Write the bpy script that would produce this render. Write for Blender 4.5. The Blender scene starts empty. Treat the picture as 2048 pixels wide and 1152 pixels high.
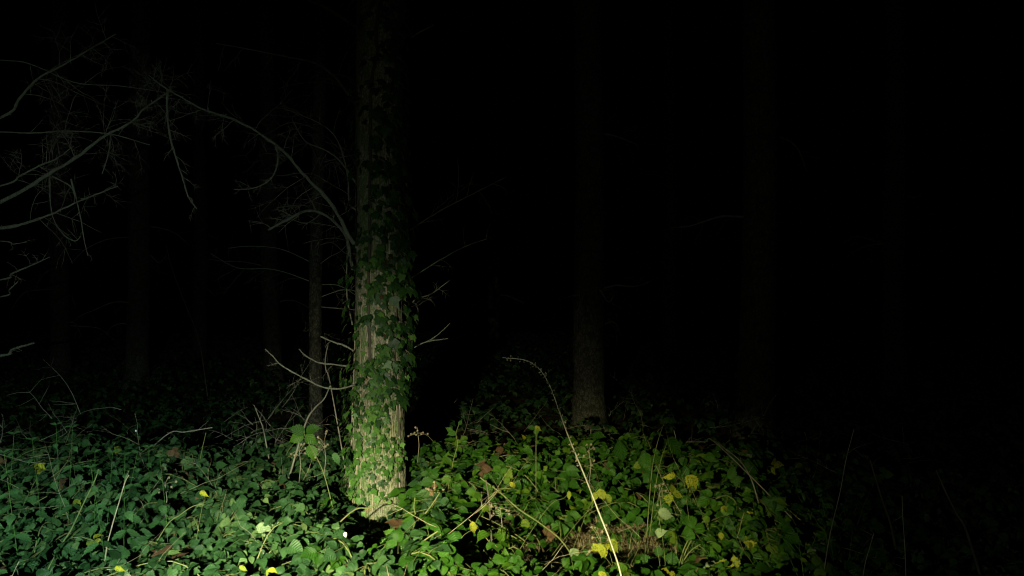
import bpy, math, random
import numpy as np
from mathutils import Vector, Matrix, noise

R = random.Random(7)
RN = np.random.RandomState(7)
sc = bpy.context.scene
COL = sc.collection
F = 1500.0                       # focal length in photograph pixels
CAMZ = 1.65

# ------------------------------------------------------------ camera
cam_d = bpy.data.cameras.new('camera')
cam_d.sensor_width = 36.0
cam_d.lens = 36.0 * F / 2048.0
cam_d.clip_end = 400
cam_o = bpy.data.objects.new('camera', cam_d)
cam_o.location = (0, 0, CAMZ)
cam_o.rotation_euler = (math.radians(90), 0, 0)
COL.objects.link(cam_o)
sc.camera = cam_o

# ------------------------------------------------------------ night sky
w = bpy.data.worlds.new('World')
sc.world = w
w.use_nodes = True
wn = w.node_tree.nodes
sky = wn.new('ShaderNodeTexSky')
sky.sky_type = 'NISHITA'
sky.sun_disc = False
sky.sun_elevation = math.radians(-9)
sky.sun_rotation = math.radians(200)
w.node_tree.links.new(sky.outputs[0], wn['Background'].inputs[0])
wn['Background'].inputs[1].default_value = 0.05

# ------------------------------------------------------------ the hand torch (stacked spots left of the lens) plus an added fill
def spot(name, loc, target, power, angle, blend, color, size, wide=1.0):
    d = bpy.data.lights.new(name, 'SPOT')
    d.energy = power; d.spot_size = math.radians(angle); d.spot_blend = blend
    d.color = color; d.shadow_soft_size = size
    o = bpy.data.objects.new(name, d)
    o.location = loc
    o.rotation_euler = (Vector(target) - Vector(loc)).to_track_quat('-Z', 'Y').to_euler()
    o.scale = (wide, 1, 1)                # an oval beam
    COL.objects.link(o)
    return o

def P(px, py, d):                # pixel of the photograph at a depth in metres -> point of the place
    return Vector(((px - 1024) / F * d, d, CAMZ - (py - 576) / F * d))

spot('torch_hotspot', (-0.72, 0.1, 1.52), P(950, 1120, 4.2), 1330, 26, 1.0, (1.0, 0.97, 0.52), 0.015, 2.1)
spot('torch_spill', (-0.72, 0.1, 1.52), P(755, 950, 4.8), 450, 37, 1.0, (1.0, 0.95, 0.72), 0.015, 1.0)
spot('torch_cool_rim', (-0.78, 0.1, 1.50), P(60, 1310, 3.6), 700, 44, 1.0, (0.68, 0.98, 0.88), 0.015, 1.4)
spot('torch_halo', (-0.78, 0.1, 1.50), P(160, 670, 4.6), 95, 52, 1.0, (0.78, 1.0, 0.92), 0.015, 1.1)
spot('fill_scatter', (-0.72, 0.1, 1.52), P(1500, 640, 4.6), 32, 80, 1.0, (0.95, 1.0, 0.80), 0.015, 1.1)  # added wide fill, lifts the faint trunks on the right

sc.view_settings.view_transform = 'Standard'
sc.view_settings.look = 'None'
sc.view_settings.gamma = 1.0
sc.view_settings.exposure = 0.0
sc.view_settings.use_curve_mapping = False
sc.cycles.filter_width = 1.15
sc.cycles.max_bounces = 6
sc.cycles.sample_clamp_indirect = 4

# ------------------------------------------------------------ materials
def mat_new(name):
    m = bpy.data.materials.new(name); m.use_nodes = True
    nt = m.node_tree
    return m, nt, nt.nodes['Principled BSDF'], nt.nodes, nt.links

def ramp(nodes, stops, interp='LINEAR'):
    r = nodes.new('ShaderNodeValToRGB'); cr = r.color_ramp; cr.interpolation = interp
    while len(cr.elements) < len(stops): cr.elements.new(0.5)
    for e, (p, c) in zip(cr.elements, stops):
        e.position = p; e.color = (*c, 1)
    return r

def mth(nodes, links, op, a, b=None):
    n = nodes.new('ShaderNodeMath'); n.operation = op
    for i, v in enumerate((a, b)):
        if v is None: continue
        if isinstance(v, (int, float)): n.inputs[i].default_value = v
        else: links.new(v, n.inputs[i])
    return n.outputs[0]

def mix(nodes, links, fac, a, b, typ='MIX'):
    n = nodes.new('ShaderNodeMix'); n.data_type = 'RGBA'; n.blend_type = typ
    for i, v in ((0, fac), (6, a), (7, b)):
        if isinstance(v, (int, float)): n.inputs[i].default_value = v
        elif isinstance(v, tuple): n.inputs[i].default_value = (*v, 1)
        else: links.new(v, n.inputs[i])
    return n.outputs[2]

def leaf_mat(name, stops, rough=0.45, vein=(0.10, 0.16, 0.05), vein_amt=0.5, nveins=8, spots=None, transl=0.08, spec=0.24, bump=0.5):
    m, nt, bs, N, L = mat_new(name)
    oi = N.new('ShaderNodeObjectInfo'); at = N.new('ShaderNodeAttribute'); at.attribute_name = 'rnd'
    rnd = mth(N, L, 'FRACT', mth(N, L, 'ADD', oi.outputs['Random'], at.outputs['Fac']))
    rp = ramp(N, stops); L.new(rnd, rp.inputs[0])
    uv = N.new('ShaderNodeUVMap'); sep = N.new('ShaderNodeSeparateXYZ'); L.new(uv.outputs[0], sep.inputs[0])
    au = mth(N, L, 'ABSOLUTE', mth(N, L, 'SUBTRACT', sep.outputs[0], 0.5))          # 0 midrib .. 0.5 edge
    ph = mth(N, L, 'MULTIPLY', mth(N, L, 'SUBTRACT', sep.outputs[1], mth(N, L, 'MULTIPLY', au, 0.5)), nveins * 6.283)
    s = mth(N, L, 'ABSOLUTE', mth(N, L, 'SINE', mth(N, L, 'MULTIPLY', ph, 0.5)))    # 0 on side veins
    side = mth(N, L, 'SUBTRACT', 1.0, mth(N, L, 'MINIMUM', mth(N, L, 'MULTIPLY', s, 2.4), 1.0))
    mid = mth(N, L, 'SUBTRACT', 1.0, mth(N, L, 'MINIMUM', mth(N, L, 'MULTIPLY', au, 26.0), 1.0))
    v = mth(N, L, 'MAXIMUM', mth(N, L, 'MULTIPLY', side, 0.45), mid)
    tc = N.new('ShaderNodeTexCoord')
    nz = N.new('ShaderNodeTexNoise'); nz.inputs['Scale'].default_value = 9; nz.inputs['Detail'].default_value = 6; nz.inputs['Roughness'].default_value = 0.75
    L.new(tc.outputs['Object'], nz.inputs['Vector'])
    nr = ramp(N, [(0.34, (0.55, 0.57, 0.60)), (0.66, (1.34, 1.30, 1.25))]); L.new(nz.outputs[0], nr.inputs[0])
    c = mix(N, L, 1.0, rp.outputs[0], nr.outputs[0], 'MULTIPLY')
    c = mix(N, L, mth(N, L, 'MULTIPLY', v, vein_amt), c, vein)
    if spots:
        n2 = N.new('ShaderNodeTexNoise'); n2.inputs['Scale'].default_value = 9; n2.inputs['Detail'].default_value = 5
        L.new(tc.outputs['Object'], n2.inputs['Vector'])
        sr = ramp(N, [(spots[1], (0, 0, 0)), (spots[1] + 0.06, (1, 1, 1))]); L.new(n2.outputs[0], sr.inputs[0])
        c = mix(N, L, sr.outputs[0], c, spots[0])
    L.new(c, bs.inputs['Base Color'])
    bs.inputs['Roughness'].default_value = rough
    bs.inputs['Specular IOR Level'].default_value = spec
    b = N.new('ShaderNodeBump'); b.inputs['Strength'].default_value = bump; b.inputs['Distance'].default_value = 0.004
    L.new(s, b.inputs['Height']); L.new(b.outputs[0], bs.inputs['Normal'])
    tr = N.new('ShaderNodeBsdfTranslucent'); L.new(c, tr.inputs[0])
    mx = N.new('ShaderNodeMixShader'); mx.inputs[0].default_value = transl
    out = N['Material Output']
    L.new(bs.outputs[0], mx.inputs[1]); L.new(tr.outputs[0], mx.inputs[2]); L.new(mx.outputs[0], out.inputs[0])
    return m

def stem_mat(name, stops, scale=60, rough=0.8, bump=0.4, spec=0.2, stretch=0.25):
    m, nt, bs, N, L = mat_new(name)
    tc = N.new('ShaderNodeTexCoord'); mp = N.new('ShaderNodeMapping'); mp.inputs['Scale'].default_value = (1, 1, stretch)
    L.new(tc.outputs['Object'], mp.inputs[0])
    nz = N.new('ShaderNodeTexNoise'); nz.inputs['Scale'].default_value = scale; nz.inputs['Detail'].default_value = 5
    L.new(mp.outputs[0], nz.inputs['Vector'])
    rp = ramp(N, stops); L.new(nz.outputs[0], rp.inputs[0])
    L.new(rp.outputs[0], bs.inputs['Base Color'])
    bs.inputs['Roughness'].default_value = rough; bs.inputs['Specular IOR Level'].default_value = spec
    b = N.new('ShaderNodeBump'); b.inputs['Strength'].default_value = bump; b.inputs['Distance'].default_value = 0.003
    L.new(nz.outputs[0], b.inputs['Height']); L.new(b.outputs[0], bs.inputs['Normal'])
    return m

def bark_mat(name, dark, mid_, light, red=None, moss=None, vs=34, redpos=0.58, mossamt=0.5):
    m, nt, bs, N, L = mat_new(name)
    tc = N.new('ShaderNodeTexCoord')
    mp = N.new('ShaderNodeMapping'); mp.inputs['Scale'].default_value = (1, 1, 0.6); L.new(tc.outputs['Object'], mp.inputs[0])
    vo = N.new('ShaderNodeTexVoronoi'); vo.feature = 'DISTANCE_TO_EDGE'; vo.inputs['Scale'].default_value = vs
    n0 = N.new('ShaderNodeTexNoise'); n0.inputs['Scale'].default_value = 18; n0.inputs['Detail'].default_value = 6
    L.new(mp.outputs[0], n0.inputs['Vector'])
    wv = mix(N, L, 0.06, mp.outputs[0], n0.outputs['Color'], 'ADD')
    L.new(wv, vo.inputs['Vector'])
    n1 = N.new('ShaderNodeTexNoise'); n1.inputs['Scale'].default_value = 90; n1.inputs['Detail'].default_value = 8; n1.inputs['Roughness'].default_value = 0.7
    L.new(mp.outputs[0], n1.inputs['Vector'])
    rp = ramp(N, [(0.32, dark), (0.50, mid_), (0.68, light)]); L.new(n1.outputs[0], rp.inputs[0])
    er = ramp(N, [(0.0, (0.35, 0.32, 0.28)), (0.11, (1, 1, 1))]); L.new(vo.outputs['Distance'], er.inputs[0])
    c = mix(N, L, 0.85, rp.outputs[0], er.outputs[0], 'MULTIPLY')
    if red:
        n2 = N.new('ShaderNodeTexNoise'); n2.inputs['Scale'].default_value = 14; n2.inputs['Detail'].default_value = 6
        L.new(tc.outputs['Object'], n2.inputs['Vector'])
        r2 = ramp(N, [(redpos, (0, 0, 0)), (redpos + 0.07, (0.75, 0.75, 0.75))]); L.new(n2.outputs[0], r2.inputs[0])
        c = mix(N, L, r2.outputs[0], c, red)
    if moss:
        n3 = N.new('ShaderNodeTexNoise'); n3.inputs['Scale'].default_value = 6; n3.inputs['Detail'].default_value = 8; n3.inputs['Roughness'].default_value = 0.75
        mp3 = N.new('ShaderNodeMapping'); mp3.inputs['Location'].default_value = (5, 3, 1); L.new(tc.outputs['Object'], mp3.inputs[0]); L.new(mp3.outputs[0], n3.inputs['Vector'])
        r3 = ramp(N, [(mossamt, (0, 0, 0)), (mossamt + 0.12, (0.7, 0.7, 0.7))]); L.new(n3.outputs[0], r3.inputs[0])
        c = mix(N, L, r3.outputs[0], c, moss)
    L.new(c, bs.inputs['Base Color'])
    bs.inputs['Roughness'].default_value = 0.9; bs.inputs['Specular IOR Level'].default_value = 0.15
    h = mth(N, L, 'ADD', mth(N, L, 'MINIMUM', vo.outputs['Distance'], 0.15), mth(N, L, 'MULTIPLY', n1.outputs[0], 0.2))
    b = N.new('ShaderNodeBump'); b.inputs['Strength'].default_value = 0.9; b.inputs['Distance'].default_value = 0.03
    L.new(h, b.inputs['Height']); L.new(b.outputs[0], bs.inputs['Normal'])
    return m

M_BRAMBLE = leaf_mat('bramble_leaf', [(0, (0.017, 0.050, 0.016)), (0.4, (0.025, 0.070, 0.021)), (0.75, (0.036, 0.092, 0.027)), (0.93, (0.062, 0.130, 0.040)), (1, (0.12, 0.18, 0.06))], vein=(0.055, 0.13, 0.03), vein_amt=0.40)
M_BRAMBLE_WARM = leaf_mat('warm_lit_bramble_leaf', [(0, (0.018, 0.064, 0.006)), (0.4, (0.025, 0.084, 0.007)), (0.75, (0.036, 0.106, 0.008)), (0.93, (0.060, 0.140, 0.010)), (1, (0.12, 0.17, 0.012))], vein=(0.06, 0.14, 0.012), vein_amt=0.40, spots=((0.07, 0.11, 0.010), 0.70))  # bramble green with the yellow of the warm torchlight painted in
M_PALE = leaf_mat('pale_leaf_underside', [(0, (0.15, 0.22, 0.10)), (1, (0.22, 0.29, 0.14))], rough=0.7, vein=(0.32, 0.40, 0.24))
M_YELLOW = leaf_mat('yellow_bramble_leaf', [(0, (0.26, 0.24, 0.015)), (0.5, (0.38, 0.37, 0.02)), (1, (0.15, 0.20, 0.02))], rough=0.6, vein=(0.20, 0.26, 0.03), vein_amt=0.6, spots=((0.07, 0.11, 0.012), 0.52))
M_LITTER = leaf_mat('dead_leaf', [(0, (0.05, 0.028, 0.014)), (0.5, (0.11, 0.06, 0.028)), (1, (0.20, 0.12, 0.06))], rough=0.8, vein=(0.14, 0.08, 0.04), vein_amt=0.3, spots=((0.03, 0.016, 0.01), 0.6))
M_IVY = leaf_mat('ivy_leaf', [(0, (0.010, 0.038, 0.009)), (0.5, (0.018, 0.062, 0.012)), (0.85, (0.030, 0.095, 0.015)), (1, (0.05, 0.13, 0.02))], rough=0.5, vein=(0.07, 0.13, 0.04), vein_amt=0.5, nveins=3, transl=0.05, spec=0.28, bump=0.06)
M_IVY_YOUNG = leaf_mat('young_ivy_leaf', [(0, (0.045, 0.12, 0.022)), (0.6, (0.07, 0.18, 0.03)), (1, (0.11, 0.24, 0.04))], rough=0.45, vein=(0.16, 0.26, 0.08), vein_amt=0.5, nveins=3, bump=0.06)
M_NETTLE = leaf_mat('nettle_leaf', [(0, (0.03, 0.09, 0.025)), (1, (0.06, 0.15, 0.045))], rough=0.6)
M_CANE = stem_mat('green_cane', [(0.3, (0.08, 0.12, 0.035)), (0.55, (0.15, 0.17, 0.06)), (0.8, (0.20, 0.12, 0.06))])
M_DRY = stem_mat('dry_stalk', [(0.3, (0.22, 0.18, 0.11)), (0.7, (0.42, 0.36, 0.24))])
M_PALE_STEM = stem_mat('straw_coloured_stem', [(0.3, (0.32, 0.30, 0.22)), (0.7, (0.60, 0.57, 0.45))])
M_STRAW = stem_mat('straw', [(0.3, (0.22, 0.17, 0.09)), (0.7, (0.48, 0.38, 0.22))], scale=9)
M_BLADE = stem_mat('grass_blade', [(0.3, (0.04, 0.10, 0.02)), (0.7, (0.08, 0.17, 0.03))], scale=9)
M_DEAD = stem_mat('dead_branch', [(0.30, (0.09, 0.09, 0.065)), (0.5, (0.24, 0.24, 0.18)), (0.60, (0.16, 0.22, 0.13)), (0.75, (0.42, 0.43, 0.36))], scale=110)
M_TWIG = stem_mat('dead_twig', [(0.3, (0.15, 0.135, 0.10)), (0.7, (0.33, 0.31, 0.24))], scale=50)
M_VINE = stem_mat('ivy_stem_pale', [(0.3, (0.20, 0.175, 0.11)), (0.7, (0.48, 0.44, 0.31))], scale=40)
M_VINE_D = stem_mat('ivy_stem_dark', [(0.3, (0.05, 0.045, 0.03)), (0.7, (0.11, 0.10, 0.07))], scale=40)
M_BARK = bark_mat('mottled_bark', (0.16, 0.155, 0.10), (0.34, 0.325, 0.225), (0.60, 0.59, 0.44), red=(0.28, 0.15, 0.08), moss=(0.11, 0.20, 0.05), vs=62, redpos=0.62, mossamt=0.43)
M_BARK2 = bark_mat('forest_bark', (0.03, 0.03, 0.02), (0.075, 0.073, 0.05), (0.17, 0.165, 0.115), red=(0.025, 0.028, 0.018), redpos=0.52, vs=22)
M_WHITE = stem_mat('white_petal', [(0.3, (0.75, 0.78, 0.76)), (0.7, (0.85, 0.86, 0.85))])

def ground_mat():
    m, nt, bs, N, L = mat_new('forest_floor')
    tc = N.new('ShaderNodeTexCoord')
    n1 = N.new('ShaderNodeTexNoise'); n1.inputs['Scale'].default_value = 14; n1.inputs['Detail'].default_value = 8; n1.inputs['Roughness'].default_value = 0.7
    n2 = N.new('ShaderNodeTexNoise'); n2.inputs['Scale'].default_value = 1.3; n2.inputs['Detail'].default_value = 4
    L.new(tc.outputs['Object'], n1.inputs['Vector']); L.new(tc.outputs['Object'], n2.inputs['Vector'])
    a = ramp(N, [(0.35, (0.02, 0.014, 0.008)), (0.5, (0.055, 0.038, 0.022)), (0.68, (0.13, 0.09, 0.05))]); L.new(n1.outputs[0], a.inputs[0])
    b_ = ramp(N, [(0.4, (0.7, 0.7, 0.7)), (0.6, (1.1, 1.15, 0.9))]); L.new(n2.outputs[0], b_.inputs[0])
    L.new(mix(N, L, 1.0, a.outputs[0], b_.outputs[0], 'MULTIPLY'), bs.inputs['Base Color'])
    bs.inputs['Roughness'].default_value = 1.0; bs.inputs['Specular IOR Level'].default_value = 0.1
    b = N.new('ShaderNodeBump'); b.inputs['Strength'].default_value = 1; b.inputs['Distance'].default_value = 0.04
    L.new(n1.outputs[0], b.inputs['Height']); L.new(b.outputs[0], bs.inputs['Normal'])
    return m
M_GROUND = ground_mat()

# ------------------------------------------------------------ mesh helpers
class G:
    """collects geometry for one mesh"""
    def __init__(self): self.v = []; self.f = []; self.uv = []; self.mi = []; self.rnd = []; self.n = 0
    def add(self, v, f, uv=None, mi=0, rnd=0.0):
        v = np.asarray(v, float); f = np.asarray(f, int)
        self.v.append(v); self.f.append(f + self.n)
        self.uv.append(np.zeros((len(v), 2)) if uv is None else np.asarray(uv, float))
        self.mi.append(np.full(len(f), mi)); 
        self.rnd.append(np.full(len(v), rnd) if np.isscalar(rnd) else rnd); self.n += len(v)
    def mesh(self, name, mats, smooth=True):
        me = bpy.data.meshes.new(name)
        v = np.concatenate(self.v); f = np.concatenate(self.f); k = f.shape[1]
        me.vertices.add(len(v)); me.vertices.foreach_set('co', v.ravel())
        me.loops.add(f.size); me.loops.foreach_set('vertex_index', f.ravel())
        me.polygons.add(len(f)); me.polygons.foreach_set('loop_start', np.arange(0, f.size, k)); me.polygons.foreach_set('loop_total', np.full(len(f), k))
        me.polygons.foreach_set('material_index', np.concatenate(self.mi))
        me.polygons.foreach_set('use_smooth', np.full(len(f), smooth))
        u = me.uv_layers.new(name='UVMap'); u.data.foreach_set('uv', np.concatenate(self.uv)[f.ravel()].ravel())
        a = me.attributes.new('rnd', 'FLOAT', 'POINT'); a.data.foreach_set('value', np.concatenate(self.rnd))
        for m in mats: me.materials.append(m)
        me.update(); me.validate()
        return me

def link(name, me, parent=None, mw=None, **props):
    o = bpy.data.objects.new(name, me); COL.objects.link(o)
    if parent is not None: o.parent = parent
    if mw is not None: o.matrix_basis = mw
    for k, v in props.items(): o[k] = v
    return o

def thing(name, label, cat, loc, group=None):
    o = bpy.data.objects.new(name, None); COL.objects.link(o)
    o.empty_display_size = 0.1
    o.location = loc; o['label'] = label; o['category'] = cat
    if group: o['group'] = group
    return o

def smooth_path(pts, n=4):
    pts = [Vector(p) for p in pts]
    if len(pts) < 3: 
        return [pts[0].lerp(pts[-1], i / (n + 1)) for i in range(n + 2)]
    out = []
    q = [pts[0] * 2 - pts[1]] + pts + [pts[-1] * 2 - pts[-2]]
    for i in range(1, len(q) - 2):
        p0, p1, p2, p3 = q[i - 1:i + 3]
        for k in range(n):
            t = k / n
            out.append(0.5 * ((2 * p1) + (p2 - p0) * t + (2 * p0 - 5 * p1 + 4 * p2 - p3) * t * t + (3 * p1 - p0 - 3 * p2 + p3) * t ** 3))
    out.append(pts[-1])
    return out

def add_tube(g, pts, r0, r1, sides=6, mi=0, wob=0.0, power=1.0, rad=None):
    n = len(pts); V = []; UV = []
    up = Vector((0.13, 0.31, 0.94))
    for i, p in enumerate(pts):
        d = (pts[min(i + 1, n - 1)] - pts[max(i - 1, 0)])
        d = d.normalized() if d.length > 1e-9 else Vector((0, 0, 1))
        a = d.cross(up); 
        if a.length < 0.05: a = d.cross(Vector((1, 0, 0)))
        a.normalize(); b = d.cross(a)
        t = i / (n - 1); r = rad[i] if rad else r0 + (r1 - r0) * t ** power
        if wob: r *= 1 + wob * noise.noise(p * 55)
        for k in range(sides):
            th = 2 * math.pi * k / sides
            V.append(p + a * (math.cos(th) * r) + b * (math.sin(th) * r)); UV.append((k / sides, t))
    Fc = [(i * sides + k, i * sides + (k + 1) % sides, (i + 1) * sides + (k + 1) % sides, (i + 1) * sides + k) for i in range(n - 1) for k in range(sides)]
    V.append(pts[-1]); UV.append((0, 1)); V.append(pts[0]); UV.append((0, 0))
    e = (n - 1) * sides; t_ = n * sides
    for k in range(0, sides - 1, 2):
        Fc.append((e + k, e + (k + 1) % sides, e + (k + 2) % sides, t_)); Fc.append((t_ + 1, (k + 2) % sides, k + 1, k))
    g.add([tuple(v) for v in V], Fc, UV, mi)

def rel(pts, o): return [p - o for p in pts]

# ------------------------------------------------------------ leaf shapes
def leaflet(n=12, width=0.62, fold=0.18, droop=0.25, serr=0.20, rs=None, tip=1.0):
    """unit-length leaflet along +Y, normal +Z: quads, uv"""
    rs = rs or RN
    v = []; uv = []
    ph = rs.uniform(0, 6.28); bend = rs.uniform(-.12, .12); lob = (rs.uniform(0, .16), rs.uniform(0, 6.28))
    for i in range(n + 1):
        t = i / n
        w_ = width * 0.5 * (max(0, math.sin(math.pi * min(1, t ** 0.70))) ** (0.55 + 1.7 * t)) * 1.10
        if i % 2 == 1 and 0 < i < n: w_ *= 1 - serr
        if i % 2 == 0 and 0 < i < n: w_ *= 1 + serr * 0.5
        w_ = max(w_, 0.0)
        z = -droop * t * t + 0.02 * math.sin(ph + 7 * t)
        for s in (-1, 0, 1):
            yy = t + (0.03 if (i % 2 == 0 and s and 0 < i < n) else 0)
            zz = z + abs(s) * (w_ * fold * 2 + 0.05 * w_ * math.sin(ph + s + 9 * t)) - abs(s) * w_ * w_ * 0.8
            v.append((s * w_ * (1 + lob[0] * math.sin(lob[1] + s * 2 + 6 * t)) + bend * math.sin(math.pi * t), yy, zz)); uv.append((0.5 + 0.5 * s, t))
    f = []
    for i in range(n):
        a = i * 3
        f.append((a, a + 1, a + 4, a + 3)); f.append((a + 1, a + 2, a + 5, a + 4))
    return np.array(v), np.array(f), np.array(uv)

def rotz(a): c, s = math.cos(a), math.sin(a); return np.array([[c, -s, 0], [s, c, 0], [0, 0, 1]])
def rotx(a): c, s = math.cos(a), math.sin(a); return np.array([[1, 0, 0], [0, c, -s], [0, s, c]])
def roty(a): c, s = math.cos(a), math.sin(a); return np.array([[c, 0, s], [0, 1, 0], [-s, 0, c]])

def compound(n=12, petiole=0.7, rs=RN, five=False):
    """bramble leaf of three or five leaflets, terminal leaflet of length 1; returns blade arrays and petiole"""
    V = []; Fc = []; U = []; RR = []; c = 0
    parts = [(0, 1.0, petiole + 0.2, 0.0), (1.12, 0.82, petiole, 0.05), (-1.12, 0.82, petiole, -0.05)]
    if five: parts += [(1.9, 0.66, petiole - 0.02, 0.03), (-1.9, 0.66, petiole - 0.02, -0.03)]
    for a, L_, y0, x0 in parts:
        v, f, uv = leaflet(n, rs.uniform(0.60, 0.78), rs.uniform(0.10, 0.36), rs.uniform(0.08, 0.42), 0.17 if n > 8 else 0.0, rs=rs)
        s = L_ * rs.uniform(0.85, 1.08)
        v = (v * s) @ roty(rs.uniform(-0.3, 0.3)).T @ rotx(rs.uniform(-0.35, 0.12)).T
        v = v @ rotz(-(a + rs.uniform(-0.18, 0.18))).T + np.array([x0 * 1.5, y0, 0])
        V.append(v); Fc.append(f + c); U.append(uv); RR.append(np.full(len(v), rs.uniform(0, 0.14))); c += len(v)
    return np.concatenate(V), np.concatenate(Fc), np.concatenate(U), np.concatenate(RR)

def compound_mesh(name, mat, n=12, rs=RN, five=False, petiole=0.7):
    g = G()
    v, f, uv, rr = compound(n, petiole, rs, five)
    g.add(v, f, uv, 0, rr)
    add_tube(g, smooth_path([Vector((0, 0, 0)), Vector((rs.uniform(-.05, .05), petiole * 0.5, 0.05)), Vector((0, petiole + 0.2, 0))], 2), 0.022, 0.012, 3, 1)
    return g.mesh(name, [mat, M_CANE])

def ivy_leaf_arr(rs=RN, lobes=5):
    """lobed ivy leaf, petiole point at the origin, tip to +Y, length 1"""
    ang = []
    # outline: (angle from +Y, radius) measured from the leaf's centre at y=0.35
    half = [(0, .80), (14, .52), (30, .39), (46, .50), (54, .54), (68, .40), (92, .37), (115, .45), (133, .43), (160, .27)] if lobes == 5 else \
           [(0, .78), (14, .52), (32, .38), (55, .40), (72, .52), (88, .40), (112, .36), (132, .36), (150, .34), (165, .26)]
    pts = half + [(360 - a, r) for a, r in half[:0:-1]]
    V = [(0, 0.35, 0.04)]; U = [(0.5, 0.4)]
    k = rs.uniform(0.85, 1.1)
    curl = rs.uniform(-0.25, 0.05); fold = rs.uniform(0.0, 0.25)
    ring = []
    for a, r in pts:
        r *= rs.uniform(0.93, 1.07); a = math.radians(a)
        ring.append((math.sin(a) * r * k, 0.35 + math.cos(a) * r))
    for sc_ in (0.55, 1.0):
        for x, y in ring:
            X = x * sc_; Y = 0.35 + (y - 0.35) * sc_
            V.append((X, Y, abs(X) * fold + curl * (Y - .35) ** 2 - 0.35 * X * X)); U.append((0.5 + X, min(max(Y, 0), 1)))
    m = len(ring); Fc = []
    for i in range(0, m, 2):
        j = (i + 1) % m; j2 = (i + 2) % m
        Fc.append((0, 1 + j2, 1 + j, 1 + i)) 
    for i in range(m):
        j = (i + 1) % m
        Fc.append((1 + i, 1 + j, 1 + m + j, 1 + m + i))
    return np.array(V), np.array(Fc), np.array(U)

def frame(fwd, nrm):
    f = Vector(fwd).normalized(); n = Vector(nrm); n = (n - f * n.dot(f))
    if n.length < 1e-4: n = Vector((0, 0, 1)) - f * f.z
    n.normalize(); x = f.cross(n)
    return x, f, n

def mat4(pos, fwd, nrm, s):
    x, f, n = frame(fwd, nrm)
    m = Matrix(((x.x * s, f.x * s, n.x * s, pos[0]), (x.y * s, f.y * s, n.y * s, pos[1]), (x.z * s, f.z * s, n.z * s, pos[2]), (0, 0, 0, 1)))
    return m

# ------------------------------------------------------------ the forest floor
def gz(x, y):
    return 0.06 * noise.noise(Vector((x * 0.5, y * 0.5, 0))) + 0.09 * noise.noise(Vector((x * 0.09, y * 0.09, 4)))
def make_ground():
    xs = np.concatenate([np.linspace(-90, -8, 22), np.linspace(-7.5, 7.5, 110), np.linspace(8, 90, 22)])
    ys = np.concatenate([np.linspace(-12, 0, 8), np.linspace(0.4, 14, 110), np.linspace(15, 110, 26)])
    V = []
    for y in ys:
        for x in xs:
            near = abs(x) < 8 and y < 14
            V.append((x, y, gz(x, y) + (0.03 * noise.noise(Vector((x * 4, y * 4, 9))) if near else 0)))
    nx = len(xs)
    Fc = [(j * nx + i, j * nx + i + 1, (j + 1) * nx + i + 1, (j + 1) * nx + i) for j in range(len(ys) - 1) for i in range(nx - 1)]
    g = G(); g.add(V, Fc)
    link('ground', g.mesh('ground', [M_GROUND]), kind='structure')
make_ground()

TX, TY = (752 - 1024) / F * 4.75, 4.75          # foot of the ivy tree

def canopy(x, y):
    """height of the bramble tops above z=0"""
    h = 0.60 + 0.14 * noise.noise(Vector((x * 1.1, y * 1.1, 2))) + 0.05 * noise.noise(Vector((x * 3.5, y * 3.5, 6)))
    px = 1024 + x / y * F
    dip = math.exp(-((px - 745) / 85) ** 2) * (1 if y < TY else 0) * min(1, max(0, (y - 3.0) / 0.7))
    h -= 0.43 * dip
    if 3.0 < y < 4.7 and 900 < px < 1480:       # the thin patch where the floor shows
        h -= 0.26 * math.sin(math.pi * (y - 3.0) / 1.7) * math.sin(math.pi * (px - 900) / 580)
    if px > 1480: h -= min(0.2, (px - 1480) / 900)
    if y > 5.3: h -= min(0.40, (y - 5.3) * 0.30)
    return max(h, 0.12)

# ------------------------------------------------------------ trees
def trunk_mesh(path_fn, rad_fn, z0, z1, nz, ns, mat, rough=0.012, seed=0.0, flare=0.5):
    V = []; U = []
    for j in range(nz + 1):
        z = z0 + (z1 - z0) * j / nz
        cx, cy = path_fn(z); r = rad_fn(z) * (1 + flare * math.exp(-max(z, 0) / 0.22))
        for k in range(ns):
            a = 2 * math.pi * k / ns
            ca, sa = math.cos(a), math.sin(a)
            p = Vector((ca * 1.0, sa * 1.0, z * 0.9 + seed))
            rr = r * (1 + 0.05 * noise.noise(p * 1.3) + flare * 0.25 * math.exp(-max(z, 0) / 0.3) * noise.noise(Vector((ca * 2, sa * 2, seed))))
            q = Vector((ca * 4.0, sa * 4.0, z * 20 + seed))
            plate = abs(noise.noise(q * 1.6)) + 0.5 * abs(noise.noise(q * 3.7))
            rr += rough * (min(plate * 2.2, 1.0) - 0.5) + rough * 0.35 * noise.noise(q * 8)
            V.append((cx + ca * rr, cy + sa * rr, z)); U.append((k / ns, z))
    Fc = [(j * ns + k, j * ns + (k + 1) % ns, (j + 1) * ns + (k + 1) % ns, (j + 1) * ns + k) for j in range(nz) for k in range(ns)]
    g = G(); g.add(V, Fc, U)
    return g.mesh('trunk', [mat])

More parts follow.
